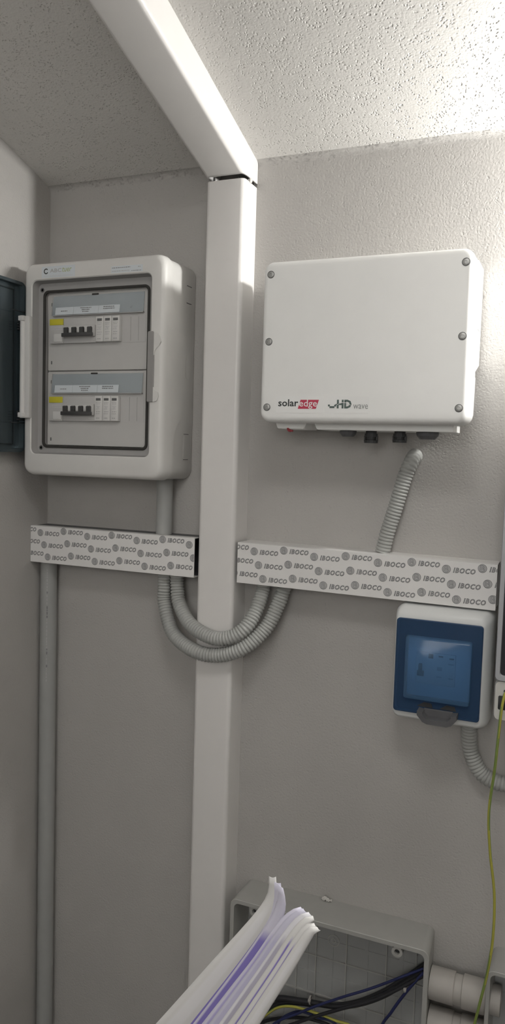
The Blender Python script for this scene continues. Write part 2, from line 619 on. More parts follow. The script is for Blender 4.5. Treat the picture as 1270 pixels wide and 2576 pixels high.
t = Thing('cable_duct', ((DUX0 + DUX1) / 2, 0, 0), 'plain white upright cable duct running down the back wall', 'cable duct', 'plain white cable ducts')
prof = [(x, -d) for x, d in u_profile(DUX0, DUX1, DUD, .009, WT)]
t.part('cover', prism(B(), prof, 'z', 0.0, 2.0465), 'duct', ang=25)
prof = [(x, -d) for x, d in u_profile(DUX0 + .003, DUX1 - .003, .0022, .0005, .0005)]
bm = B()
box(bm, DUX0 + .0026, DUX1 - .0026, -.003, -.0002, 0, 2.044)
box(bm, DUX0 + .0026, DUX0 + .0046, -.046, -.003, 0, 2.044)
box(bm, DUX1 - .0046, DUX1 - .0026, -.046, -.003, 0, 2.044)
t.part('base_channel', bm, 'duct_in', smooth=False)

# duct along the sloping ceiling: profile (x, depth below ceiling), swept along the slope
CT = math.hypot(1, SL)


def slope(x, d, s):          # s: distance towards the camera (y = -s), d: depth normal to the ceiling
    return Vector((x, -s - d * SL / CT, ZC + SL * s - d / CT))


t = Thing('cable_duct', ((DUX0 + DUX1) / 2, 0, 2.05), 'plain white cable duct running overhead along the sloping ceiling', 'cable duct', 'plain white cable ducts')


def ceiling_run(prof, zcut):
    bm = B()
    l0 = [bm.verts.new(slope(x, d, -.25)) for x, d in prof]
    l1 = [bm.verts.new(slope(x, d, -YF - .03)) for x, d in prof]
    n = len(prof)
    for i in range(n):
        j = (i + 1) % n
        bm.faces.new((l0[i], l0[j], l1[j], l1[i]))
    bm.faces.new(l0[::-1])
    bm.faces.new(l1)
    for co, no in (((0, -.0008, 0), (0, 1, 0)), ((0, 0, zcut), (0, 0, -1))):
        g = bmesh.ops.bisect_plane(bm, geom=bm.verts[:] + bm.edges[:] + bm.faces[:], plane_co=co, plane_no=no, clear_outer=True)
        es = [e for e in bm.edges if e.is_boundary]
        bmesh.ops.holes_fill(bm, edges=es, sides=0)
    return bm


t.part('cover', ceiling_run(u_profile(DUX0 - .0005, DUX1 + .0015, .0615, .009, WT), 2.0535), 'duct', ang=25)
t.part('base_channel', ceiling_run([(DUX0 + .003, 0), (DUX1 - .002, 0), (DUX1 - .002, .003), (DUX0 + .003, .003)], 2.06), 'duct_in', smooth=False)
bm = B()
bmesh.ops.create_icosphere(bm, subdivisions=2, radius=.0052, matrix=Matrix.Translation((DUX1 - .001, -.033, 2.0495)))
for v in bm.verts:
    v.co += Vector((random.uniform(-1, 1), random.uniform(-1, 1), random.uniform(-1, 1))) * .0009
t.part('sealant_dab', bm, 'plaster_bit', label='small dab of white sealant in the joint')

# ------------------------------------------------------------------ printed horizontal ducts
MARK = {}


def mark_bm():
    bm = B()
    R_ = .0079
    # disc, ring, letter
    lathe(bm, [(0, R_ - .0003), (.00012, R_ - .0003)], (0, 0, 0), (0, -1, 0), 20, 1)
    ring = [(math.cos(2 * math.pi * i / 24), math.sin(2 * math.pi * i / 24)) for i in range(24)]
    a = [bm.verts.new((c * R_, -.0002, s * R_)) for c, s in ring]
    b = [bm.verts.new((c * (R_ - .00085), -.0002, s * (R_ - .00085))) for c, s in ring]
    for i in range(24):
        j = (i + 1) % 24
        bm.faces.new((a[i], a[j], b[j], b[i]))
    put_text(bm, text_geo('B', .012, bold=.0004), 0, -.00026, 0, width=.0074, height=.0118, mi=2, centre=True)
    put_text(bm, text_geo('B', .012, fill=False, bevel=.00035), 0, -.00022, 0, width=.0084, height=.0128, centre=True)
    put_text(bm, text_geo('IBOCO', .010, shear=.25, bold=.0001, spacing=1.16), .0122, -.0001, -.0052, width=.0385, height=.0092, mi=1)
    put_text(bm, text_geo('IBOCO', .010, shear=.25, fill=False, bevel=.00040, bold=.0001, spacing=1.16), .0118, -.00008, -.0056, width=.0393, height=.0100)
    return bm


def printed_duct(x0, x1, ztop, zbot, tilt, first, label, nmarks, inner='duct'):
    loc = ((x0 + x1) / 2, 0, zbot)
    t = Thing('printed_cable_duct', loc, label, 'cable duct', 'cable ducts in printed protective film')
    d = .060

    def sh(bm):
        for v in bm.verts:
            v.co.z += tilt * (v.co.x - x0)
        return bm
    z0, z1 = zbot, ztop
    # lid: front plate with short returns; base: back plate and side walls
    lid = [(-d, z0), (-d, z1), (-d + .02, z1), (-d + .02, z1 - .0018), (-d + .0018, z1 - .0018), (-d + .0018, z0 + .0018), (-d + .02, z0 + .0018), (-d + .02, z0)]
    o = t.part('lid', sh(prism(B(), lid, 'x', x0, x1)), 'film', smooth=False)
    ch = [(-.0002, z0 + .0003), (-d + .0195, z0 + .0003), (-d + .0195, z0 + .0022), (-.0025, z0 + .0022), (-.0025, z1 - .0022), (-d + .0195, z1 - .0022), (-d + .0195, z1 - .0003), (-.0002, z1 - .0003)]
    t.part('channel', sh(prism(B(), ch, 'x', x0 + .001, x1 - .001)), inner, smooth=False)
    if 'full' not in MARK:
        src = mesh_obj('printed_mark', mark_bm(), ['ink', 'ink_soft', 'ink_pale'], smooth=False)
        MARK['full'] = src.data
        bpy.data.objects.remove(src)
    fx, fz, low = first
    for row in range(3):
        for k in range(-1, nmarks):
            cx = fx + .0102 * row + .0625 * k
            up = ((k % 2) == 1)
            cz = fz - .0267 * row + (.0068 if up else 0) + tilt * (cx - x0)
            a, b = cx - .008, cx + .0515
            if b < x0 + .002 or a > x1 - .002:
                continue
            me = MARK['full']
            if a < x0 or b > x1:
                bm = B()
                bm.from_mesh(me)
                for lim, no in ((x0 + .0004 - cx, (-1, 0, 0)), (x1 - .0004 - cx, (1, 0, 0))):
                    bmesh.ops.bisect_plane(bm, geom=bm.verts[:] + bm.edges[:] + bm.faces[:], plane_co=(lim, 0, 0), plane_no=no, clear_outer=True)
                if not bm.faces:
                    bm.free()
                    continue
                me = bpy.data.meshes.new('printed_mark')
                bm.to_mesh(me)
                bm.free()
                for q in MARK['full'].materials:
                    me.materials.append(q)
            m_ = bpy.data.objects.new('printed_mark', me)
            m_.location = Vector((cx, -d - .0001, cz)) - t.loc
            m_.rotation_euler = (0, -math.atan(tilt), 0)
            link(m_, o)
    return t


printed_duct(-.6005, -.1865, 1.3385, 1.2565, 0.0, (-.5735, 1.3236, 1), 'short duct in film printed IBOCO below the distribution board, ending in the corner', 8, 'charcoal')  # charcoal channel: shade of the open end put into its colour
printed_duct(-.0895, .4095, 1.3372, 1.2557, -.0085, (-.0535, 1.3216, 1), 'long duct in film printed IBOCO below the inverter, right of the upright duct', 9)

# ------------------------------------------------------------------ solar inverter
IX0, IX1, IZ0, IZ1, IY = -.0150, .3555, 1.5735, 1.8610, -.15
t = Thing('solar_inverter', (.17, 0, IZ0), 'large white solar inverter with red and grey logo mounted on the wall', 'inverter')
bm = B()
loft(bm, [(-.068, IX0 + .004, IX1 - .004, IZ0 + .004, IZ1 - .004, .016), (-.072, IX0, IX1, IZ0, IZ1, .019), (-.139, IX0, IX1, IZ0, IZ1, .019),
          (-.1435, IX0 + .0008, IX1 - .0008, IZ0 + .0008, IZ1 - .0008, .018), (-.147, IX0 + .003, IX1 - .003, IZ0 + .003, IZ1 - .003, .016),
          (-.1492, IX0 + .006, IX1 - .006, IZ0 + .006, IZ1 - .006, .013), (IY, IX0 + .010, IX1 - .010, IZ0 + .010, IZ1 - .010, .010)], n=7)
t.part('cover', bm, 'inv', ang=40)
bm = B()
prism(bm, [(-.010, IZ1 - .003), (-.010, 1.682), (-.092, 1.655), (-.092, IZ1 - .003)], 'x', IX0 + .001, IX1 - .0012)
bmesh.ops.bevel(bm, geom=bm.edges[:], offset=.004, segments=2, affect='EDGES')
t.part('rear_housing', bm, 'inv', ang=40)
bm = B()
box(bm, IX0 + .006, IX1 - .004, -.075, -.028, 1.592, 1.664, .003)
for k in range(14):
    xx = IX0 + .02 + k * .0245
    box(bm, xx, xx + .003, -.03, -.008, 1.594, 1.70)
t.part('heat_sink', bm, 'alu')
bm = B()
box(bm, IX1 - .0014, IX1 + .0006, -.060, -.034, 1.742, 1.790, .0008)
t.part('side_grip', bm, 'alu', label='small grey grip recess on the bright side')
# bottom connection pieces
bm = B()
prism(bm, [(.004, 1.5755), (.0085, 1.5632), (.0600, 1.5632), (.0665, 1.5755)], 'y', -.115, -.035)
bmesh.ops.bevel(bm, geom=bm.edges[:], offset=.0012, segments=2, affect='EDGES')
sw = t.part('switch_housing', bm, 'inv')
bm = B()
tube(bm, catmull([(.0285, -.112, 1.5665), (.0300, -.113, 1.5610), (.0345, -.113, 1.5590)], 5), .0026, 8)
box(bm, .0305, .0385, -.1165, -.1095, 1.5575, 1.5610, .0008)
t.part('switch_lever', bm, 'red', sw, label='tiny red switch lever')
bm = B()
prism(bm, [(.0785, 1.5755), (.0845, 1.5625), (.3290, 1.5618), (.3290, 1.5755)], 'y', -.112, -.030)
bmesh.ops.bevel(bm, geom=bm.edges[:], offset=.001, segments=2, affect='EDGES')
t.part('connection_tray', bm, 'inv')
for cx, r, zb, kind in ((.135, .0155, 1.5515, 'g'), (.1785, .0125, 1.5405, 'm'), (.2310, .0125, 1.5425, 'm'), (.2805, .020, 1.5490, 'g')):
    bm = B()
    h = 1.5622 - zb
    if kind == 'g':
        lathe(bm, [(0, r), (h * .25, r), (h * .55, r * .94), (h, r * .66)], (cx, -.080, 1.5622), (0, 0, -1), 12)
        t.part('cable_gland', bm, 'charcoal', ang=20)
    else:
        lathe(bm, [(0, r * .8), (h * .22, r * .8), (h * .22, r * .95), (h * .5, r * .95), (h * .5, r * .72), (h * .72, r * .72), (h * .76, r), (h, r)], (cx, -.080, 1.5622), (0, 0, -1), 14)
        for s in (-1, 1):
            box(bm, cx + s * r * .9 - .0012, cx + s * r * .9 + .0012, -.083, -.077, zb + .003, zb + h * .6)
        t.part('solar_connector', bm, 'black', ang=20)
for cx in (0.0, .342):
    for cz in (1.600, 1.7178, 1.8372):
        bm = B()
        lathe(bm, [(-.001, .0068), (.0004, .0068), (.0005, .0062)], (cx, IY, cz), (0, -1, 0), 20)
        s = t.part('screw', bm, 'screw_dark')
        bm = B()
        lathe(bm, [(0, .0056), (.0009, .0056), (.0013, .0050), (.0013, .0022), (.0007, .0020), (.0007, 0)], (cx, IY, cz), (0, -1, 0), 18)
        t.part('screw_head', bm, 'screw', s)
# logo stickers and lettering
bm = B()
plate(bm, [(.018, 1.5900), (.108, 1.5900), (.108, 1.6195), (.018, 1.6195)], IY - .0001, .0002)
lg = t.part('logo_sticker', bm, 'inv_plate', smooth=False)
bm = B()
put_text(bm, text_geo('solar', .02, bold=.0004), .0222, IY - .0006, 1.6016, width=.0385, height=.0128)
t.part('logo_lettering', bm, 'logo_dark', lg, label='dark grey lettering reading solar', smooth=False)
bm = B()
plate(bm, [(.0600, 1.5975), (.0938, 1.5975), (.0992, 1.6135), (.0648, 1.6135)], IY - .0004, .0002)
t.part('logo_red_field', bm, 'logo_red', lg, label='red slanted logo field', smooth=False)
bm = B()
put_text(bm, text_geo('edge', .02, bold=.0002), .0622, IY - .0008, 1.5977, width=.0338, height=.0158)
t.part('logo_lettering', bm, 'logo_white', lg, label='white lettering reading edge on the red field', smooth=False)
bm = B()
plate(bm, [(.1105, 1.5900), (.1900, 1.5900), (.1900, 1.6190), (.1105, 1.6190)], IY - .0001, .0002)
lg = t.part('logo_sticker', bm, 'inv_plate', smooth=False)
bm = B()
put_text(bm, text_geo('HD', .02, bold=.0009), .1325, IY - .0006, 1.5985, width=.0265, height=.0152)
for sx, sz in ((.1165, 1.6020), (.1193, 1.5992), (.1222, 1.5992), (.1250, 1.5992), (.1278, 1.6018), (.1300, 1.6030)):
    plate(bm, [(sx, sz), (sx + .0032, sz), (sx + .0032, sz + .0032), (sx, sz + .0032)], IY - .0006, .0002)
t.part('logo_lettering', bm, 'logo_green', lg, label='stepped wave sign and bold letters HD', smooth=False)
bm = B()
arc = [(.1310 + .0265 * i / 12, 1.6032 + .0052 * math.sin(math.pi * (i / 12) * .95)) for i in range(13)]
for (xa, za), (xb, zb_) in zip(arc, arc[1:]):
    plate(bm, [(xa, za), (xb, zb_), (xb, zb_ + .0008), (xa, za + .0008)], IY - .0008, .0002)
t.part('logo_wave_line', bm, 'inv_plate', lg, smooth=False)
bm = B()
put_text(bm, text_geo('wave', .012), .1622, IY - .0006, 1.5978, width=.0262, height=.0078)
t.part('logo_lettering', bm, 'logo_grey', lg, label='thin grey lettering reading wave', smooth=False)

# ------------------------------------------------------------------ distribution board
BX0, BX1, BZ0, BZ1, BY = -.5675, -.2275, 1.4560, 1.8975, -.131
t = Thing('distribution_board', ((BX0 + BX1) / 2, 0, BZ0), 'grey-white two-row distribution board with its smoked door swung open', 'distribution board')


def seam(x, z):
    pts = [(1.44, -.087), (1.505, -.087), (1.551, -.0826), (1.576, -.062), (1.600, -.045), (1.640, -.039), (1.725, -.041), (1.745, -.047), (1.762, -.062), (1.790, -.087), (1.815, -.098), (1.84, -.1015), (1.9, -.1045)]
    for (za, ya), (zb, yb) in zip(pts, pts[1:]):
        if za <= z <= zb:
            s = (z - za) / (zb - za)
            return ya + (yb - ya) * s
    return -.1


bm = B()
loft(bm, [(-.0005, BX0 + .002, BX1 - .002, BZ0 + .002, BZ1 - .002, .020), (-.004, BX0, BX1, BZ0, BZ1, .022), (lambda x, z: seam(x, z) - .001, BX0 + .0015, BX1 - .0015, BZ0 + .0015, BZ1 - .0015, .022)], n=6, k=28)
t.part('base', bm, 'board')
RX0, RX1, RZ0, RZ1 = -.5455, -.2585, 1.5010, 1.8610
bm = B()
g = .0012
loft(bm, [(seam, BX0 + .002, BX1 - .002, BZ0 + .002, BZ1 - .002, .022), (lambda x, z: seam(x, z) - .0012, BX0 - g, BX1 + g, BZ0 - g, BZ1 + g, .024),
          (-.119, BX0, BX1, BZ0, BZ1, .023), (-.126, BX0 + .002, BX1 - .002, BZ0 + .002, BZ1 - .002, .022), (-.1295, BX0 + .0055, BX1 - .0055, BZ0 + .0055, BZ1 - .0055, .019),
          (BY, BX0 + .010, BX1 - .010, BZ0 + .010, BZ1 - .010, .016),
          (BY, RX0 - .002, RX1 + .002, RZ0 - .002, RZ1 + .002, .014), (BY + .002, RX0, RX1, RZ0, RZ1, .012)], n=6, k=28, cap0=False, cap1=False)
# side latch grip on the right edge of the opening
cover = t.part('front_cover', bm, 'board', ang=30)
bm = B()
loft(bm, [(BY + .002, RX0, RX1, RZ0, RZ1, .012), (-.1120, RX0 + .003, RX1 - .003, RZ0 + .003, RZ1 - .003, .010), (-.1110, -.5270, -.2740, 1.5175, 1.8410, .008), (-.098, -.5260, -.2750, 1.5185, 1.8400, .008)], n=6, cap0=False, cap1=False)
t.part('recess_frame', bm, 'board_rim', ang=30)
bm = B()
gy = -.1122
loft(bm, [(gy + .002, -.5300, -.2715, 1.5145, 1.8435, .012), (gy - .0012, -.5300, -.2715, 1.5145, 1.8435, .012), (gy - .0022, -.5285, -.2730, 1.5160, 1.8420, .011),
          (gy - .0022, -.5265, -.2750, 1.5180, 1.8400, .009), (gy - .0012, -.5250, -.2765, 1.5195, 1.8385, .0085), (gy + .002, -.5250, -.2765, 1.5195, 1.8385, .0085)], n=6, cap0=False, cap1=False)
t.part('gasket', bm, 'gasket', label='black rubber gasket around the opening')
# latch: dark bar in a notch of the right rim, with a rounded cheek above and below
bm = B()
loft(bm, [(-.112, -.2630, -.2485, 1.6100, 1.7480, .003), (-.1330, -.2630, -.2485, 1.6100, 1.7480, .003), (-.1340, -.2622, -.2493, 1.6108, 1.7472, .003)], n=3)
t.part('latch_bar', bm, 'latch', label='darker grey latch bar beside the opening')
bm = B()
prism(bm, [(-.2590, 1.7480), (-.2490, 1.7475), (-.2400, 1.7435), (-.2350, 1.7360), (-.2335, 1.7270), (-.2370, 1.7200), (-.2430, 1.7150), (-.2470, 1.7090), (-.2490, 1.7000), (-.2490, 1.7330), (-.2520, 1.7420)], 'y', -.129, -.1335)
t.part('latch_cheek', bm, 'board')
bm = B()
prism(bm, [(-.2490, 1.6400), (-.2450, 1.6330), (-.2380, 1.6290), (-.2365, 1.6210), (-.2400, 1.6130), (-.2490, 1.6100)], 'y', -.129, -.1335)
t.part('latch_cheek', bm, 'board')
# hinge strip on the left edge
bm = B()
lathe(bm, [(0, .0055), (.213, .0055)], (-.5610, -.1405, 1.5755), (0, 0, 1), 14)
box(bm, -.5610, -.5445, -.1405, -.1300, 1.5755, 1.7885, .002)
t.part('hinge', bm, 'breaker_lt', label='white hinge strip along the left edge')
for z in (1.5765, 1.7775):
    bm = B()
    box(bm, -.5680, -.5545, -.1475, -.1385, z, z + .0105, .0015)
    t.part('hinge_end', bm, 'breaker_lt')
for z in (1.5141, 1.8454):
    bm = B()
    lathe(bm, [(0, .0048), (.0006, .0048), (.0006, .0030), (0, .0026)], (-.5335, -.1120, z), (0, -1, 0), 14)
    t.part('screw', bm, 'screw_dark')
# knock-out marks on the right flank
for z, h in ((1.8525, .0012), (1.8180, .0012), (1.5500, .0012), (1.4975, .0012)):
    bm = B()
    box(bm, BX1 - .0012, BX1 + .0004, -.040, -.020, z, z + h)
    t.part('knockout_line', bm, 'screw_dark', smooth=False)
for z0, z1, yy in ((1.4995, 1.5480, -.032), (1.665, 1.715, -.026)):
    bm = B()
    loft(bm, [(0, -.010, .010, 0, z1 - z0, .006), (-.0006, -.010, .010, 0, z1 - z0, .006)], n=4)
    for v in bm.verts:
        v.co = Vector((BX1 - .0012 - v.co.y, yy + v.co.x, z0 + v.co.z))
    t.part('knockout', bm, 'board')
# stickers
def sticker(x0, x1, z0, z1):
    bm = B()
    plate(bm, [(x0, z0), (x1, z0), (x1, z1), (x0, z1)], BY - .0001, .0002)
    return t.part('sticker', bm, 'label', label='small white printed sticker', smooth=False)


st = sticker(-.5205, -.4380, 1.8652, 1.8880)
bm = B()
ring = [(math.cos(math.radians(40 + 290 * i / 16)), math.sin(math.radians(40 + 290 * i / 16))) for i in range(17)]
for (ca, sa), (cb, sb) in zip(ring, ring[1:]):
    plate(bm, [(-.5095 + ca * .0058, 1.8785 + sa * .0058), (-.5095 + cb * .0058, 1.8785 + sb * .0058), (-.5095 + cb * .0036, 1.8785 + sb * .0036), (-.5095 + ca * .0036, 1.8785 + sa * .0036)], BY - .0004, .0001)
t.part('sticker_emblem', bm, 'logo_dark', st, smooth=False)
bm = B()
put_text(bm, text_geo('ABC', .01, bold=.0002), -.5000, BY - .0004, 1.8752, width=.0290, height=.0078)
t.part('sticker_lettering', bm, 'ink_soft', st, smooth=False)
bm = B()
put_text(bm, text_geo('tuer', .01, shear=.2), -.4690, BY - .0004, 1.8752, width=.0230, height=.0088)
M['sticker_green'] = mat('sticker_green_ink', (0.36, 0.42, 0.16), 0.6, 0.2, 0.05)
t.part('sticker_lettering', bm, 'sticker_green', st, label='pale green lettering', smooth=False)


def dashes(parent, x0, x1, z, h, m='ink_soft', y=BY - .0004, n=9, name='print_line'):
    bm = B()
    x = x0
    while x < x1:
        wd = random.uniform(.0015, .0045)
        plate(bm, [(x, z), (min(x + wd, x1), z), (min(x + wd, x1), z + h), (x, z + h)], y, .0001)
        x += wd + random.uniform(.0006, .0014)
    t.part(name, bm, m, parent, smooth=False)


dashes(st, -.5160, -.4430, 1.8678, .0009, 'ink_pale')
st = sticker(-.3510, -.2785, 1.8652, 1.8782)
dashes(st, -.3490, -.3060, 1.8742, .0014, 'ink')
dashes(st, -.3490, -.3080, 1.8678, .0014, 'ink_soft')
dashes(st, -.3040, -.2820, 1.8668, .0012, 'ink')
dashes(st, -.2890, -.2830, 1.8735, .0020, 'ink_soft')

# inner panels with flaps, labels, breakers
PY = -.1040
for zt, zb in ((1.8365, 1.6775), (1.6750, 1.5205)):
    bm = B()
    hz = zt - zb
    loft(bm, [(PY + .006, -.5230, -.2785, zb, zt, .003), (PY, -.5230, -.2785, zb, zt, .003), (PY - .0008, -.5222, -.2793, zb + .0008, zt - .0008, .003)], n=3)
    pan = t.part('inner_panel', bm, 'panel', ang=30)
    f0, f1 = zt - .0050, zt - .0460
    # clear label flap, leaning, with a darker lower lip
    bm = B()
    prism(bm, [(PY - .001, f0), (PY - .0058, f1 + .001), (PY - .0068, f1 + .001), (PY - .002, f0)], 'x', -.5090, -.2880)
    t.part('label_flap', bm, 'flap', pan, label='bluish clear label flap', smooth=False)
    bm = B()
    prism(bm, [(PY - .001, f1 + .0012), (PY - .0065, f1 + .0012), (PY - .0068, f1 - .0006), (PY - .001, f1 - .0006)], 'x', -.5080, -.2880)
    t.part('flap_lip', bm, 'board_rim', pan, smooth=False)
    bm = B()
    prism(bm, [(PY - .001, f1 + .001), (PY - .006, f1 + .001), (PY - .001, f0 + .001)], 'x', -.5115, -.5090)
    t.part('flap_end', bm, 'board_rim', pan, smooth=False)
    bm = B()
    box(bm, -.413, -.397, PY - .0030, PY - .0008, f0 - .001, f0 + .0022, .0008)
    t.part('flap_catch', bm, 'gasket', pan)
    for lx0, lx1, nl in ((-.5010, -.4560, 1), (-.4555, -.3945, 3), (-.3940, -.3430, 2)):
        bm = B()
        la, lb = f1 + .0020, f1 + .0175
        # paper slips on the sloping flap
        ya = PY - .0061 - .0010
        yb = ya + .0021
        prism(bm, [(ya, la), (yb, lb), (yb - .0002, lb), (ya - .0002, la)], 'x', lx0, lx1)
        lab = t.part('paper_label', bm, 'label', pan, smooth=False)
        for q in range(nl):
            zz = lb - .0040 - q * .0040 if nl > 1 else lb - .0090
            mid = (lx0 + lx1) / 2
            hw = (.0080, .0135, .0115)[nl - 1] if nl != 3 else (.0135, .0095, .0080)[q]
            frac = (zz - la) / (lb - la)
            dashes(lab, mid - hw, mid + hw, zz, .0018, 'ink', ya + (yb - ya) * frac - .0008)
    # slot for the devices
    w1 = zt - .0525
    bm = B()
    box(bm, -.5150, -.2850, PY - .0013, PY - .0004, w1 - .0520, w1 + .0015)
    t.part('device_slot', bm, 'breaker', pan, smooth=False)
    bm = B()
    for q in range(2):
        box(bm, -.3195 + q * .018, -.3190 + q * .018, PY - .0018, PY - .0012, w1 - .049, w1 - .001)
    t.part('blank_divider', bm, 'board_rim', pan, smooth=False)
    for sz in (zt - .021, zt - .142):
        bm = B()
        box(bm, -.5150, -.5120, PY - .0014, PY - .0006, sz - .0035, sz + .0035, .0006)
        t.part('panel_slot', bm, 'screw_dark', pan)
    # residual-current breaker with four toggles
    bm = B()
    box(bm, -.5130, -.4780, PY - .009, PY - .001, w1 - .0510, w1, .001)
    box(bm, -.4775, -.3975, PY - .009, PY - .001, w1 - .0510, w1, .001)
    box(bm, -.4770, -.3980, PY - .0135, PY - .0085, w1 - .0390, w1 - .0155, .0012)
    brk = t.part('circuit_breaker', bm, 'breaker')
    bm = B()
    box(bm, -.5127, -.4783, PY - .0100, PY - .0085, w1 - .0130, w1 - .0004, .0004)
    t.part('test_label', bm, 'yellow', brk, label='bright yellow label')
    bm = B()
    box(bm, -.5020, -.4800, PY - .0105, PY - .0088, w1 - .0480, w1 - .0310, .001)
    t.part('test_button', bm, 'breaker_lt', brk)
    dashes(brk, -.5110, -.4800, w1 - .0190, .0016, 'ink_pale', PY - .0091)
    dashes(brk, -.5110, -.4800, w1 - .0230, .0016, 'ink_pale', PY - .0091)
    for q in range(4):
        cx = -.4655 + q * .0193
        bm = B()
        prism(bm, [(PY - .0130, w1 - .0345), (PY - .0130, w1 - .0215), (PY - .0170, w1 - .0195), (PY - .0205, w1 - .0210), (PY - .0200, w1 - .0330)], 'x', cx - .0042, cx + .0042)
        t.part('toggle', bm, 'toggle', brk, smooth=False)
    for q in range(3):
        cx = -.4560 + q * .0193
        bm = B()
        box(bm, cx - .0044, cx + .0044, PY - .0155, PY - .0130, w1 - .0300, w1 - .0185, .0008)
        t.part('toggle_window', bm, 'breaker_lt', brk)
    bm = B()
    box(bm, -.4750, -.3985, PY - .0215, PY - .0175, w1 - .0395, w1 - .0315, .0015)
    t.part('toggle_bar', bm, 'toggle', brk)
    # three surge modules
    for q in range(3):
        x0 = -.3970 + q * .0192
        bm = B()
        box(bm, x0, x0 + .0186, PY - .0115, PY - .001, w1 - .0500, w1 + .0010, .0012)
        md = t.part('surge_module', bm, 'breaker_lt')
        bm = B()
        box(bm, x0 + .0040, x0 + .0150, PY - .0121, PY - .0112, w1 - .0085, w1 - .0035)
        t.part('indicator_window', bm, 'screw_dark', md, smooth=False)
        for k2, (zz, hh, mm) in enumerate(((w1 - .0130, .0011, 'ink_soft'), (w1 - .0160, .0011, 'ink_soft'), (w1 - .0260, .0008, 'ink_soft'), (w1 - .0320, .0016, 'ink_soft'), (w1 - .0360, .0012, 'ink_soft'), (w1 - .0455, .0022, 'ink_soft'))):
            dashes(md, x0 + .0035 + .001 * (k2 % 2), x0 + .0150 - .001 * (k2 % 3), zz, hh, mm, PY - .0116)
        bm = B()
        plate(bm, [(x0 + .0040, w1 - .0195), (x0 + .0150, w1 - .0195), (x0 + .0095, w1 - .0255)], PY - .0116, .0001)
        t.part('warning_mark', bm, 'ink_pale', md, smooth=False)

# the smoked door, swung open ninety degrees along the left wall
DXA, DXB = -.5915, -.5745
bm = B()
pts = rr(-.425, -.1130, 1.5030, 1.8610, .016, 5)
ins = rr(-.418, -.1190, 1.5095, 1.8545, .012, 5)
ins2 = rr(-.405, -.1385, 1.5190, 1.8450, .010, 5)
loops = [[bm.verts.new((x, a, z)) for a, z in p] for x, p in ((DXA, pts), (DXB, pts), (DXB, ins), (DXA + .0045, ins), (DXA + .0045, ins2))]
for a, b in zip(loops, loops[1:]):
    for i in range(len(a)):
        j = (i + 1) % len(a)
        bm.faces.new((a[i], a[j], b[j], b[i]))
bm.faces.new(loops[0][::-1])
bm.faces.new(loops[-1])
door = t.part('door', bm, 'smoke', label='smoked blue-grey transparent door standing open', ang=30)
bm = B()
for z in (1.5190, 1.8430):
    box(bm, DXA + .0046, DXA + .0066, -.405, -.1385, z, z + .002)
box(bm, DXA + .0046, DXA + .0066, -.1405, -.1385, 1.519, 1.845)
t.part('door_rib', bm, 'smoke_edge', door, smooth=False)
for zz in (1.5790, 1.7690):
    for q in range(4):
        bm = B()
        box(bm, DXB - .004, DXB + .0015, -.1370, -.1150, zz + q * .0055 - .008, zz + q * .0055 - .0052)
        t.part('hinge_slot', bm, 'black', door, smooth=False)
for zz in (1.5650, 1.7990):
    bm = B()
    box(bm, DXB - .003, DXB + .001, -.1600, -.1140, zz, zz + .0014)
    t.part('door_groove', bm, 'black', door, smooth=False)

# ------------------------------------------------------------------ rigid conduits
def pipe(name, p0, p1, r, label, group, m='conduit', prints=False):
    p0, p1 = Vector(p0), Vector(p1)
    t = Thing(name, p0, label, 'conduit', group)
    bm = B()
    tube(bm, [p0, p1], r, 28)
    t.part('pipe_wall', bm, m, ang=50)
    if prints:
        bm = B()
        random.seed(3)
        z = 1.238
        while z > .98:
            h = random.uniform(.0025, .007)
            dark = 1.16 > z > 1.125 or random.random() < .3
            wdt = .0030 if dark else .0020
            for s in (-1, 1):
                aa = math.atan2(-1, .30) + .0
            c = p0.copy()
            a0, a1 = math.radians(-66), math.radians(-66) + wdt / r
            vs_ = [bm.verts.new((c.x + (r + .00025) * math.cos(a), c.y + (r + .00025) * math.sin(a), zz)) for a, zz in ((a0, z), (a1, z), (a1, z - h), (a0, z - h))]
            bm.faces.new(vs_).material_index = 0 if dark else 1
            z -= h + random.uniform(.001, .004)
        t.part('ink_print', bm, ['ink', 'ink_soft'], label='faded line of dark print along the pipe', smooth=False)
    return t


pipe('rigid_conduit', (-.5793, -.0212, 0), (-.5793, -.0212, 1.2563), .0190, 'tall grey rigid conduit with a faded print line in the left corner', 'rigid grey conduits', prints=True)
pipe('rigid_conduit', (-.2752, -.0300, 1.3388), (-.2752, -.0300, 1.4562), .0172, 'short grey rigid conduit between the distribution board and the printed duct', 'rigid grey conduits')

# ------------------------------------------------------------------ corrugated conduits
def flexi(pts, r, label):
    bm = B()
    corrugated(bm, pts, r)
    return one('corrugated_conduit', bm, 'flex', tuple(pts[0]), label, 'conduit', 'corrugated grey conduits', ang=80)


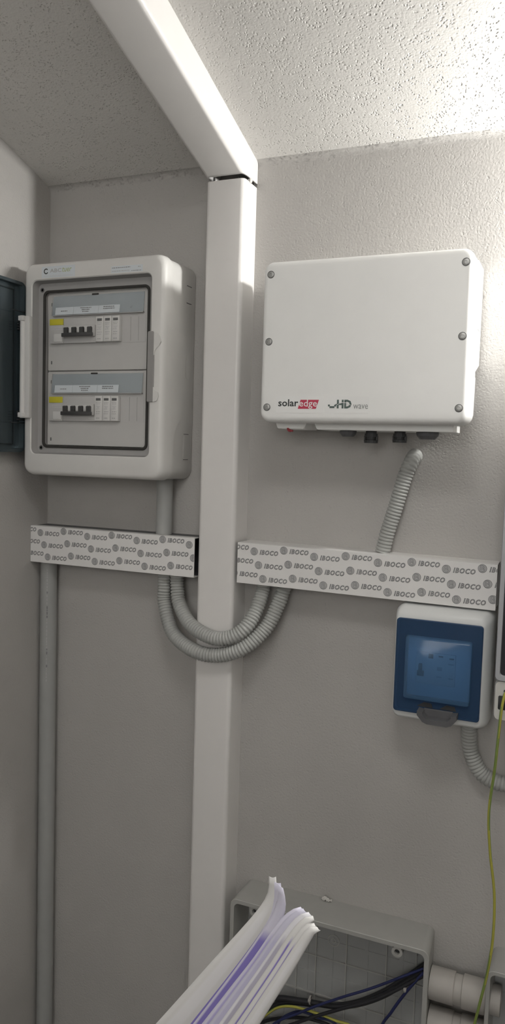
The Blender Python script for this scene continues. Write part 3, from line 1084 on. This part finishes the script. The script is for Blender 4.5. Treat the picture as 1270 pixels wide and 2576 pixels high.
flexi([(-.2700, -.030, 1.2562), (-.2700, -.032, 1.2250), (-.2660, -.036, 1.1890), (-.2330, -.056, 1.1340), (-.1720, -.080, 1.1105), (-.1180, -.0825, 1.1080), (-.0650, -.076, 1.1275), (-.0270, -.052, 1.1680), (-.0080, -.036, 1.2150), (.0000, -.030, 1.2440), (.0020, -.030, 1.2545)],
      .0152, 'lower outer corrugated conduit of the two looping under the upright duct')
flexi([(-.2410, -.030, 1.2562), (-.2400, -.031, 1.2350), (-.2290, -.040, 1.1950), (-.1880, -.066, 1.1600), (-.1330, -.0815, 1.1430), (-.0930, -.0815, 1.1470), (-.0630, -.072, 1.1680), (-.0490, -.052, 1.2010), (-.0430, -.033, 1.2380), (-.0420, -.030, 1.2550)],
      .0152, 'upper inner corrugated conduit of the two looping under the upright duct')
flexi([(.1955, -.0225, 1.3355), (.1985, -.0225, 1.3500), (.2035, -.0225, 1.3740), (.2176, -.0215, 1.4265), (.2310, -.0195, 1.4800), (.2395, -.0170, 1.5040), (.2440, -.0080, 1.5170), (.2450, -.0010, 1.5195)],
      .0148, 'corrugated conduit rising from the long printed duct into the wall under the inverter')
flexi([(.3715, -.0280, 1.0450), (.3718, -.0230, 1.0150), (.3755, -.0200, .9790), (.3930, -.0190, .9430), (.4200, -.0190, .9280), (.4600, -.0190, .9260), (.52, -.0190, .935), (.56, -.019, .97), (.57, -.02, 1.02), (.57, -.025, 1.0735)],
      .0150, 'corrugated conduit curving away below the blue-covered breaker box')

# ------------------------------------------------------------------ small breaker box with blue cover
QX0, QX1, QZ0, QZ1 = .2365, .4095, 1.0385, 1.2480
t = Thing('breaker_box', (.323, 0, QZ0), 'small white breaker box with a transparent blue cover', 'breaker box')
bm = B()
loft(bm, [(-.0005, QX0 + .002, QX1 - .002, QZ0 + .002, QZ1 - .002, .014), (-.030, QX0 - .0005, QX1 + .0005, QZ0 - .0005, QZ1 + .0005, .016), (-.064, QX0, QX1 - .001, QZ0, QZ1, .016),
          (-.076, QX0 + .002, QX1 - .006, QZ0 + .002, QZ1 - .004, .015), (-.082, QX0 + .004, QX1 - .011, QZ0 + .005, QZ1 - .012, .012), (-.084, QX0 + .006, QX1 - .014, QZ0 + .008, QZ1 - .018, .010),
          (-.084, .2450, .3925, 1.0570, 1.2245, .006), (-.078, .2460, .3915, 1.0580, 1.2235, .006)], n=6, cap1=False)
t.part('body', bm, 'bluebox', ang=40)
bm = B()
loft(bm, [(-.0775, .2455, .3920, 1.0575, 1.2240, .006), (-.0775, .2620, .3760, 1.0830, 1.1950, .004), (-.0700, .2625, .3755, 1.0835, 1.1945, .004)], n=4, cap0=False, cap1=False)
t.part('inner_frame', bm, 'board_rim', ang=30)
bm = B()
loft(bm, [(-.066, .2610, .3770, 1.0820, 1.1960, .004), (-.0705, .2610, .3770, 1.0820, 1.1960, .004)], n=4)
pan = t.part('inner_panel', bm, 'label', ang=30)
bm = B()
box(bm, .2780, .3480, -.076, -.0702, 1.1080, 1.1660, .001)
brk = t.part('circuit_breaker', bm, 'breaker_lt')
bm = B()
box(bm, .2835, .2900, -.0830, -.0755, 1.1250, 1.1450, .0015)
box(bm, .2810, .2930, -.0790, -.0755, 1.1220, 1.1320, .001)
t.part('toggle', bm, 'toggle', brk)
for x0, x1, z0, z1, mm in ((.3000, .3085, 1.1560, 1.1640, 'toggle'), (.3180, .3260, 1.1600, 1.1625, 'screw_dark'), (.3370, .3450, 1.1580, 1.1605, 'screw_dark'), (.3160, .3250, 1.1350, 1.1420, 'ink_soft'), (.3350, .3450, 1.1480, 1.1500, 'ink_soft'), (.3150, .3250, 1.1230, 1.1245, 'ink_soft'), (.3370, .3450, 1.1220, 1.1240, 'ink_soft')):
    bm = B()
    box(bm, x0, x1, -.0766, -.0758, z0, z1)
    t.part('module_mark', bm, mm, brk, smooth=False)
bm = B()
loft(bm, [(-.0835, .2425, .3945, 1.0550, 1.2268, .006), (-.0880, .2425, .3945, 1.0550, 1.2268, .006), (-.0895, .2440, .3930, 1.0565, 1.2253, .005), (-.0895, .2600, .3780, 1.0815, 1.1975, .005)], n=5, cap0=False, cap1=False)
cov = t.part('cover', bm, 'blue_dk', label='transparent blue cover', ang=30)
bm = B()
loft(bm, [(-.0895, .2600, .3780, 1.0815, 1.1975, .005), (-.0965, .2615, .3765, 1.0830, 1.1960, .005), (-.0980, .2640, .3740, 1.0855, 1.1935, .004)], n=5, cap0=False)
t.part('window', bm, 'blue', cov, ang=30)
bm = B()
# handle: bowed bar with a finger opening
outer = [(.2900, 1.0680), (.2900, 1.0600), (.3000, 1.0490), (.3080, 1.0460), (.3420, 1.0460), (.3500, 1.0490), (.3590, 1.0600), (.3590, 1.0680)]
inner = [(.3000, 1.0665), (.3000, 1.0620), (.3050, 1.0565), (.3090, 1.0550), (.3400, 1.0550), (.3440, 1.0565), (.3490, 1.0620), (.3490, 1.0665)]
for y0, y1 in ((-.0890, -.1120),):
    o0 = [bm.verts.new((x, y0, z)) for x, z in outer]
    o1 = [bm.verts.new((x, y1, z)) for x, z in outer]
    i0 = [bm.verts.new((x, y0, z)) for x, z in inner]
    i1 = [bm.verts.new((x, y1, z)) for x, z in inner]
    for i in range(len(outer) - 1):
        for q in ((o0[i], o0[i + 1], o1[i + 1], o1[i]), (i0[i], i1[i], i1[i + 1], i0[i + 1]), (o1[i], o1[i + 1], i1[i + 1], i1[i]), (o0[i], i0[i], i0[i + 1], o0[i + 1])):
            bm.faces.new(q)
    for i in (0, -1):
        bm.faces.new((o0[i], o1[i], i1[i], i0[i]))
bmesh.ops.recalc_face_normals(bm, faces=bm.faces[:])
box(bm, .2990, .3500, -.0930, -.0895, 1.0500, 1.0685, .001)
t.part('handle', bm, 'charcoal', cov, label='dark grey bow handle', smooth=False)
for hx, hw in ((.2900, .0240), (.3300, .0250)):
    bm = B()
    prism(bm, [(hx - .004, 1.0700), (hx + hw, 1.0695), (hx + hw - .003, 1.0775), (hx + .008, 1.0785)], 'y', -.0893, -.0903)
    t.part('handle_lug', bm, 'black', cov, smooth=False)

# ------------------------------------------------------------------ meter case at the right edge
t = Thing('meter_case', (.52, 0, 1.0745), 'grey meter case with a smoked window cut off by the right edge', 'meter')
bm = B()
loft(bm, [(-.0005, .4280, .620, 1.0900, 1.555, .006), (-.070, .4280, .620, 1.0900, 1.555, .006)], n=4)
t.part('back_box', bm, 'meter', ang=40)
bm = B()
loft(bm, [(-.070, .4195, .630, 1.1440, 1.560, .008), (-.120, .4195, .630, 1.1440, 1.560, .008), (-.122, .4205, .629, 1.1450, 1.559, .008), (-.122, .4270, .6230, 1.1520, 1.553, .006), (-.112, .4275, .6225, 1.1525, 1.5525, .006)], n=5, cap1=False)
fr = t.part('window_frame', bm, 'clear_edge', ang=40)
bm = B()
loft(bm, [(-.110, .4270, .6230, 1.1520, 1.5530, .006), (-.114, .4270, .6230, 1.1520, 1.5530, .006)], n=4)
t.part('window', bm, 'meter_win', fr, label='dark smoked window', ang=40)
bm = B()
box(bm, .4330, .6170, -.1100, -.1085, 1.345, 1.366)
t.part('paper_label', bm, 'label', fr, smooth=False)
bm = B()
loft(bm, [(-.0005, .4195, .630, 1.0745, 1.1430, .008), (-.112, .4195, .630, 1.0745, 1.1430, .010), (-.118, .4215, .628, 1.0765, 1.1425, .008)], n=5)
tb = t.part('terminal_cover', bm, 'meter_lt', label='off-white terminal cover at the foot', ang=40)
bm = B()
box(bm, .4260, .4620, -.1190, -.1120, 1.0930, 1.1190, .003)
t.part('socket_opening', bm, 'black', tb, label='black socket opening')
bm = B()
lathe(bm, [(0, .0022), (.0012, .0022)], (.4370, -.1178, 1.1270), (0, -1, 0), 10)
t.part('screw_hole', bm, 'black', tb)

# ------------------------------------------------------------------ earth wire hanging at the right
wp = [(.4520, -.1185, 1.1080), (.4460, -.128, 1.1220), (.4395, -.136, 1.1300), (.4355, -.1385, 1.1100), (.4335, -.138, 1.0850), (.4310, -.134, 1.0400), (.4285, -.130, .9950), (.4225, -.125, .9150), (.4275, -.122, .8456), (.4383, -.120, .7697), (.4400, -.120, .6914), (.4338, -.120, .6243), (.4236, -.120, .5626), (.4150, -.120, .5050), (.41, -.115, .42), (.405, -.10, .30), (.395, -.07, .12), (.39, -.03, .004)]
bm = B()
pth = resample(catmull(wp, 12), .004)
tube(bm, pth, .0024, 8, mi=lambda i, k: 1 if ((k + i // 14) % 8) in (0, 1, 2) else 0)
one('earth_wire', bm, ['wire_yellow', 'wire_green'], wp[-1], 'yellow-green earth wire hanging down from the meter case', 'wire', ang=80)

# ------------------------------------------------------------------ open junction boxes
def open_box(x0, x1, z0, z1, d, th, label, ribs_x, ribs_z, bosses, embosses):
    t = Thing('junction_box', ((x0 + x1) / 2, 0, z0), label, 'junction box', 'open grey junction boxes')
    bm = B()
    e = .004
    loft(bm, [(-.0005, x0 + e, x1 - e, z0 + e, z1 - .001, .012), (-d + .001, x0, x1, z0, z1, .014), (-d, x0 + .001, x1 - .001, z0 + .001, z1 - .001, .013),
              (-d, x0 + th, x1 - th, z0 + th, z1 - th, .010), (-.014, x0 + th + e, x1 - th - e, z0 + th + e, z1 - th - .002, .008)], n=6, cap1=False)
    t.part('shell', bm, 'jbox', ang=35)
    bm = B()
    loft(bm, [(-.010, x0 + th, x1 - th, z0 + th, z1 - th, .008), (-.0142, x0 + th, x1 - th, z0 + th, z1 - th, .008)], n=4)
    t.part('back_plate', bm, 'jbox_back', ang=35)
    for x in ribs_x:
        bm = B()
        box(bm, x - .0011, x + .0011, -.0185, -.0140, z0 + th + .004, z1 - th - .003)
        t.part('rib', bm, 'jbox', smooth=False)
    for z in ribs_z:
        bm = B()
        box(bm, x0 + th + .004, x1 - th - .004, -.0180, -.0140, z - .0011, z + .0011)
        t.part('rib', bm, 'jbox', smooth=False)
    # fine sub-grid, low
    bm = B()
    xs = [x0 + th] + list(ribs_x) + [x1 - th]
    for a, b in zip(xs, xs[1:]):
        for f in ((.5,) if b - a < .09 else (.33, .66)):
            c = a + (b - a) * f
            box(bm, c - .004, c + .004, -.0152, -.0140, z0 + th + .004, z1 - th - .003)
    zs = [z0 + th] + sorted(ribs_z) + [z1 - th]
    for a, b in zip(zs, zs[1:]):
        c = (a + b) / 2
        box(bm, x0 + th + .004, x1 - th - .004, -.0151, -.0140, c - .004, c + .004)
    if ribs_x:
        t.part('fine_grid', bm, 'jbox_back', smooth=False)
    else:
        bm.free()
    for bx, bz in bosses:
        bm = B()
        lathe(bm, [(0, .0105), (.052, .0105), (.052, .0052), (.020, .0050), (.020, 0)], (bx, -d + .055, bz), (0, -1, 0), 22)
        ob = t.part('screw_boss', bm, 'jbox')
        bm = B()
        lathe(bm, [(0, .0049), (.001, .0049)], (bx, -d + .010, bz), (0, -1, 0), 14)
        t.part('screw_hole', bm, 'black', ob)
    for bx, bz in embosses:
        bm = B()
        for r0 in (.0125, .0055):
            lathe(bm, [(0, r0), (.0016, r0), (.0016, r0 - .002), (0, r0 - .002)], (bx, -.0140, bz), (0, -1, 0), 20)
        t.part('knockout_ring', bm, 'jbox')
    return t


JX0, JX1, JZ0, JZ1, JD = -.0725, .3285, .2450, .6120, .0845
open_box(JX0, JX1, JZ0, JZ1, JD, .0085, 'open grey junction box with ribbed back and loose wires at the bottom', (-.006, .0115 + .040, .0925, .1560, .2370, .2950), (.3340, .4130, .4945, .5660), ((-.0205, .5945), (.2690, .5930)), ((.128, .536),))
JB = open_box(.4300, .7000, .2600, .6060, .0800, .007, 'second open junction box with dark inside at the lower right edge', (.52, .61), (.35, .45), (), ())
bm = B()
lathe(bm, [(0, .0260), (.018, .0260), (.018, .0215), (.002, .0210)], (.4370, -.0450, .5300), (1, 0, 0), 22)
JB.part('pipe_collar', bm, 'pipe_white')
for k, zz in enumerate((.5300, .4520)):
    loc = (.3285, -.0460, zz)
    t = Thing('pipe_coupling', loc, ('upper' if k == 0 else 'lower') + ' off-white pipe coupling between the two open junction boxes', 'pipe coupling', 'pipe couplings between junction boxes')
    t.part('socket', lathe(B(), [(0, .0290), (.0435, .0290), (.0450, .0275)], loc, (1, 0, 0), 28), 'pipe_white')
    t.part('neck', lathe(B(), [(.0440, .0262), (.0600, .0262)], loc, (1, 0, 0), 28), 'pipe_white')
    t.part('nut', lathe(B(), [(.0580, .0275), (.0595, .0295), (.0985, .0295), (.1010, .0280)], loc, (1, 0, 0), 28), 'pipe_white')

# wires in the junction box
def wire(name, pts, r, m, label, cat='wire', group='loose wires in the junction box'):
    bm = B()
    tube(bm, resample(catmull(pts, 10), .006), r, 8)
    return one(name, bm, m, tuple(pts[0]), label, cat, group, ang=80)


def px(lst):
    return [tuple(at(u, v, y)) for u, v, y in lst]


XW = JX1 - .0130
ex = (XW, -.045)
wire('black_cable', [(.0080, -.040, .270)] + px([(622, 2600, -.045), (640, 2545, -.050), (690, 2512, -.054), (760, 2518, -.056), (860, 2531, -.056), (960, 2506, -.052)]) + [(ex[0], ex[1], .5490)], .0056, 'wire_black', 'thickest black cable arching over the other wires in the junction box')
wire('black_cable', [(.0300, -.040, .270)] + px([(640, 2600, -.040), (660, 2550, -.044), (710, 2522, -.047), (790, 2527, -.044), (880, 2524, -.044), (970, 2490, -.040)]) + [(ex[0], ex[1] + .013, .5530)], .0046, 'wire_black', 'black cable running along the underside of the thickest cable')
wire('black_cable', [(.0550, -.035, .270)] + px([(700, 2600, -.060), (760, 2568, -.062), (850, 2540, -.063), (950, 2512, -.062)]) + [(ex[0], ex[1] - .012, .5440)], .0034, 'wire_black', 'thin black cable crossing below the thick cables')
wire('black_cable', [(.0080, -.025, .265)] + px([(630, 2620, -.030), (655, 2575, -.034), (720, 2560, -.038), (790, 2566, -.040), (850, 2600, -.040)]) + [(.1750, -.030, .270)], .0034, 'wire_black', 'thin black cable bowing back down inside the box')
wire('blue_wire', [(.0700, -.050, .270)] + px([(680, 2590, -.066), (760, 2545, -.068), (850, 2512, -.066), (940, 2484, -.060)]) + [(ex[0], ex[1] - .010, .5580)], .0026, 'wire_blue', 'blue wire rising over the black cables to the side hole')
wire('blue_wire', [(.2350, -.045, .270)] + px([(955, 2600, -.055), (985, 2545, -.060), (1022, 2495, -.060)]) + [(ex[0], ex[1] - .0125, .5512)], .0028, 'wire_blue', 'blue wire dropping steeply at the right of the junction box')
wire('blue_wire', [(.0950, -.035, .270)] + px([(700, 2585, -.050), (745, 2545, -.052), (800, 2560, -.052), (850, 2585, -.050)]) + [(.1900, -.035, .270)], .0026, 'wire_blue', 'blue wire arching low beside the yellow wire')
bm = B()
pts = [(.0400, -.030, .268)] + px([(645, 2590, -.056), (680, 2545, -.058), (720, 2531, -.060), (775, 2542, -.060), (840, 2566, -.058), (900, 2600, -.055)]) + [(.2100, -.040, .270)]
tube(bm, resample(catmull(pts, 10), .004), .0026, 8, mi=lambda i, k: 1 if ((k + i // 10) % 8) in (0, 1, 2) else 0)
one('earth_wire', bm, ['wire_yellow', 'wire_green'], pts[0], 'yellow-green earth wire arching inside the open junction box', 'wire', 'loose wires in the junction box', ang=80)
for (u, v, y), lab in (((779, 2516, -.0605), 'pale cable tie round the middle of the black cables'), ((1019, 2488, -.0600), 'pale cable tie round the black cables near the side hole')):
    c = at(u, v, y)
    bm = B()
    lathe(bm, [(-.0016, .0086), (.0016, .0086), (.0016, .0074), (-.0016, .0074), (-.0016, .0086)], c + Vector((0, .006, -.004)), (1, 0, .1), 16)
    box(bm, c.x - .0028, c.x + .0028, c.y - .005, c.y + .001, c.z - .0020, c.z + .0036, .0008)
    one('cable_tie', bm, 'pipe_white', tuple(c), lab, 'cable tie', 'cable ties on the black cables')

# plaster crumb on the junction box
c = at(822, 2252, -.006)
bm = B()
for k in range(5):
    bmesh.ops.create_icosphere(bm, subdivisions=1, radius=.0045 - .0005 * k, matrix=Matrix.Translation((c.x - .006 + .004 * k, -.009 - .002 * (k % 2), JZ1 + .0028 + (.004 if k == 1 else 0))))
for v in bm.verts:
    v.co += Vector((random.uniform(-1, 1), random.uniform(-1, 1), random.uniform(-1, 1))) * .0009
one('plaster_crumb', bm, 'plaster_bit', (c.x, -.009, JZ1 - .001), 'small white plaster crumb lying on top of the junction box', 'debris', smooth=False)

# ------------------------------------------------------------------ sheaf of papers held in front
def paper_mat(name, base, ink, lo, hi, tip):
    m = bpy.data.materials.new(name)
    m.use_nodes = True
    nt = m.node_tree
    b = nt.nodes['Principled BSDF']
    b.inputs['Roughness'].default_value = .75
    b.inputs['Specular IOR Level'].default_value = .2
    uv = nt.nodes.new('ShaderNodeUVMap')
    uv.uv_map = 'sheet'
    sp = nt.nodes.new('ShaderNodeSeparateXYZ')
    nt.links.new(uv.outputs[0], sp.inputs[0])
    ra = nt.nodes.new('ShaderNodeValToRGB')      # printed band across the sheet
    el = ra.color_ramp.elements
    el[0].position, el[0].color = max(0, lo - .08), (0, 0, 0, 1)
    el[1].position, el[1].color = lo, (1, 1, 1, 1)
    e2 = el.new(hi); e2.color = (1, 1, 1, 1)
    e3 = el.new(min(1, hi + .08)); e3.color = (0, 0, 0, 1)
    nt.links.new(sp.outputs['X'], ra.inputs['Fac'])
    rb = nt.nodes.new('ShaderNodeValToRGB')      # blank margin at the tip
    el = rb.color_ramp.elements
    el[0].position, el[0].color = tip - .06, (1, 1, 1, 1)
    el[1].position, el[1].color = tip, (0, 0, 0, 1)
    nt.links.new(sp.outputs['Y'], rb.inputs['Fac'])
    mu = nt.nodes.new('ShaderNodeMath')
    mu.operation = 'MULTIPLY'
    nt.links.new(ra.outputs['Color'], mu.inputs[0])
    nt.links.new(rb.outputs['Color'], mu.inputs[1])
    mx = nt.nodes.new('ShaderNodeMixRGB')
    mx.inputs['Color1'].default_value = base + (1,)
    mx.inputs['Color2'].default_value = ink + (1,)
    nt.links.new(mu.outputs[0], mx.inputs['Fac'])
    nt.links.new(mx.outputs['Color'], b.inputs['Base Color'])
    M[name] = m


WHT, LAV = (0.70, 0.69, 0.68), (0.64, 0.62, 0.73)
paper_mat('paper_white_plain', WHT, (0.74, 0.73, 0.74), .3, .6, .9)
paper_mat('paper_violet_band', LAV, (0.23, 0.19, 0.50), .15, .75, .80)
paper_mat('paper_violet_pale', LAV, (0.44, 0.40, 0.66), .2, .6, .82)
paper_mat('paper_violet_line', WHT, (0.25, 0.20, 0.52), .35, .55, .86)
paper_mat('paper_lavender_plain', (0.60, 0.585, 0.70), (0.52, 0.50, 0.66), .2, .8, .84)
paper_mat('paper_grey_print', (0.74, 0.73, 0.77), (0.46, 0.44, 0.53), .2, .5, .84)

Y0 = -.80
sheets = [
    # material, left edge pixels, right edge pixels, depth offsets (left, right)
    ('paper_white_plain', [(330, 2640), (395, 2572), (540, 2410), (640, 2298), (672, 2248), (676, 2205)], [(430, 2660), (490, 2580), (600, 2440), (672, 2330), (696, 2268), (694, 2206)], 0, .000, .004),
    ('paper_violet_band', [(400, 2660), (462, 2580), (590, 2420), (664, 2320), (684, 2262), (686, 2216)], [(470, 2670), (530, 2585), (640, 2430), (700, 2325), (710, 2272), (706, 2222)], 1, .001, .005),
    ('paper_violet_band', [(415, 2665), (478, 2585), (600, 2425), (674, 2318), (696, 2264), (698, 2222)], [(480, 2672), (540, 2588), (646, 2432), (706, 2325), (719, 2276), (712, 2234)], 2, .003, .005),
    ('paper_violet_pale', [(440, 2665), (500, 2585), (620, 2430), (690, 2330), (728, 2292), (756, 2281)], [(500, 2675), (560, 2590), (660, 2440), (724, 2345), (752, 2305), (764, 2291)], 3, .004, .007),
    ('paper_lavender_plain', [(455, 2668), (516, 2588), (634, 2430), (704, 2330), (740, 2294), (762, 2285)], [(510, 2678), (572, 2592), (672, 2442), (734, 2348), (760, 2310), (772, 2296)], 4, .006, .008),
    ('paper_grey_print', [(480, 2670), (540, 2590), (650, 2436), (718, 2338), (752, 2302), (776, 2294)], [(530, 2680), (590, 2595), (688, 2445), (746, 2352), (774, 2314), (786, 2305)], 5, .008, .010),
    ('paper_violet_line', [(500, 2672), (560, 2592), (668, 2440), (732, 2342), (766, 2308), (787, 2304)], [(548, 2682), (608, 2598), (702, 2448), (756, 2358), (780, 2324), (790, 2316)], 6, .010, .012),
    ('paper_violet_line', [(520, 2676), (580, 2596), (684, 2444), (744, 2352), (772, 2322), (790, 2322)], [(560, 2686), (618, 2600), (712, 2452), (764, 2364), (786, 2336), (796, 2332)], 7, .012, .014),
    ('paper_white_plain', [(535, 2680), (594, 2600), (694, 2450), (752, 2362), (776, 2332), (798, 2332)], [(575, 2690), (634, 2606), (728, 2458), (776, 2376), (792, 2350), (806, 2341)], 8, .014, .016),
]
base = at(500, 2690, Y0)
t = Thing('paper_sheaf', tuple(base), 'loose sheaf of white and violet printed papers sticking up in front of the junction box', 'papers')
for mname, le, re_, idx, dl, dr in sheets:
    bm = B()
    uvl = bm.loops.layers.uv.new('sheet')
    L = resample(catmull([at(u, v, Y0 - dl - .0016 * idx) for u, v in le], 8), .008)
    n = len(L) - 1
    Rr_ = catmull([at(u, v, Y0 - dr - .0016 * idx) for u, v in re_], 8)
    # same count on the right edge
    tot = sum((b - a).length for a, b in zip(Rr_, Rr_[1:]))
    Rr_ = resample(Rr_, tot / n)
    k = 6
    rows = []
    for i in range(min(len(L), len(Rr_))):
        row = []
        for j in range(k + 1):
            s = j / k
            p = L[i].lerp(Rr_[i], s)
            p = p + FWD * (-.0022 * math.sin(math.pi * s))
            row.append(bm.verts.new(p))
        rows.append(row)
    for i in range(len(rows) - 1):
        for j in range(k):
            f = bm.faces.new((rows[i][j], rows[i][j + 1], rows[i + 1][j + 1], rows[i + 1][j]))
            for lp, (a, b) in zip(f.loops, ((j, i), (j + 1, i), (j + 1, i + 1), (j, i + 1))):
                lp[uvl].uv = (a / k, b / (len(rows) - 1))
    o = t.part('sheet', bm, mname, ang=80)
    so = o.modifiers.new('thickness', 'SOLIDIFY')
    so.thickness = .0005
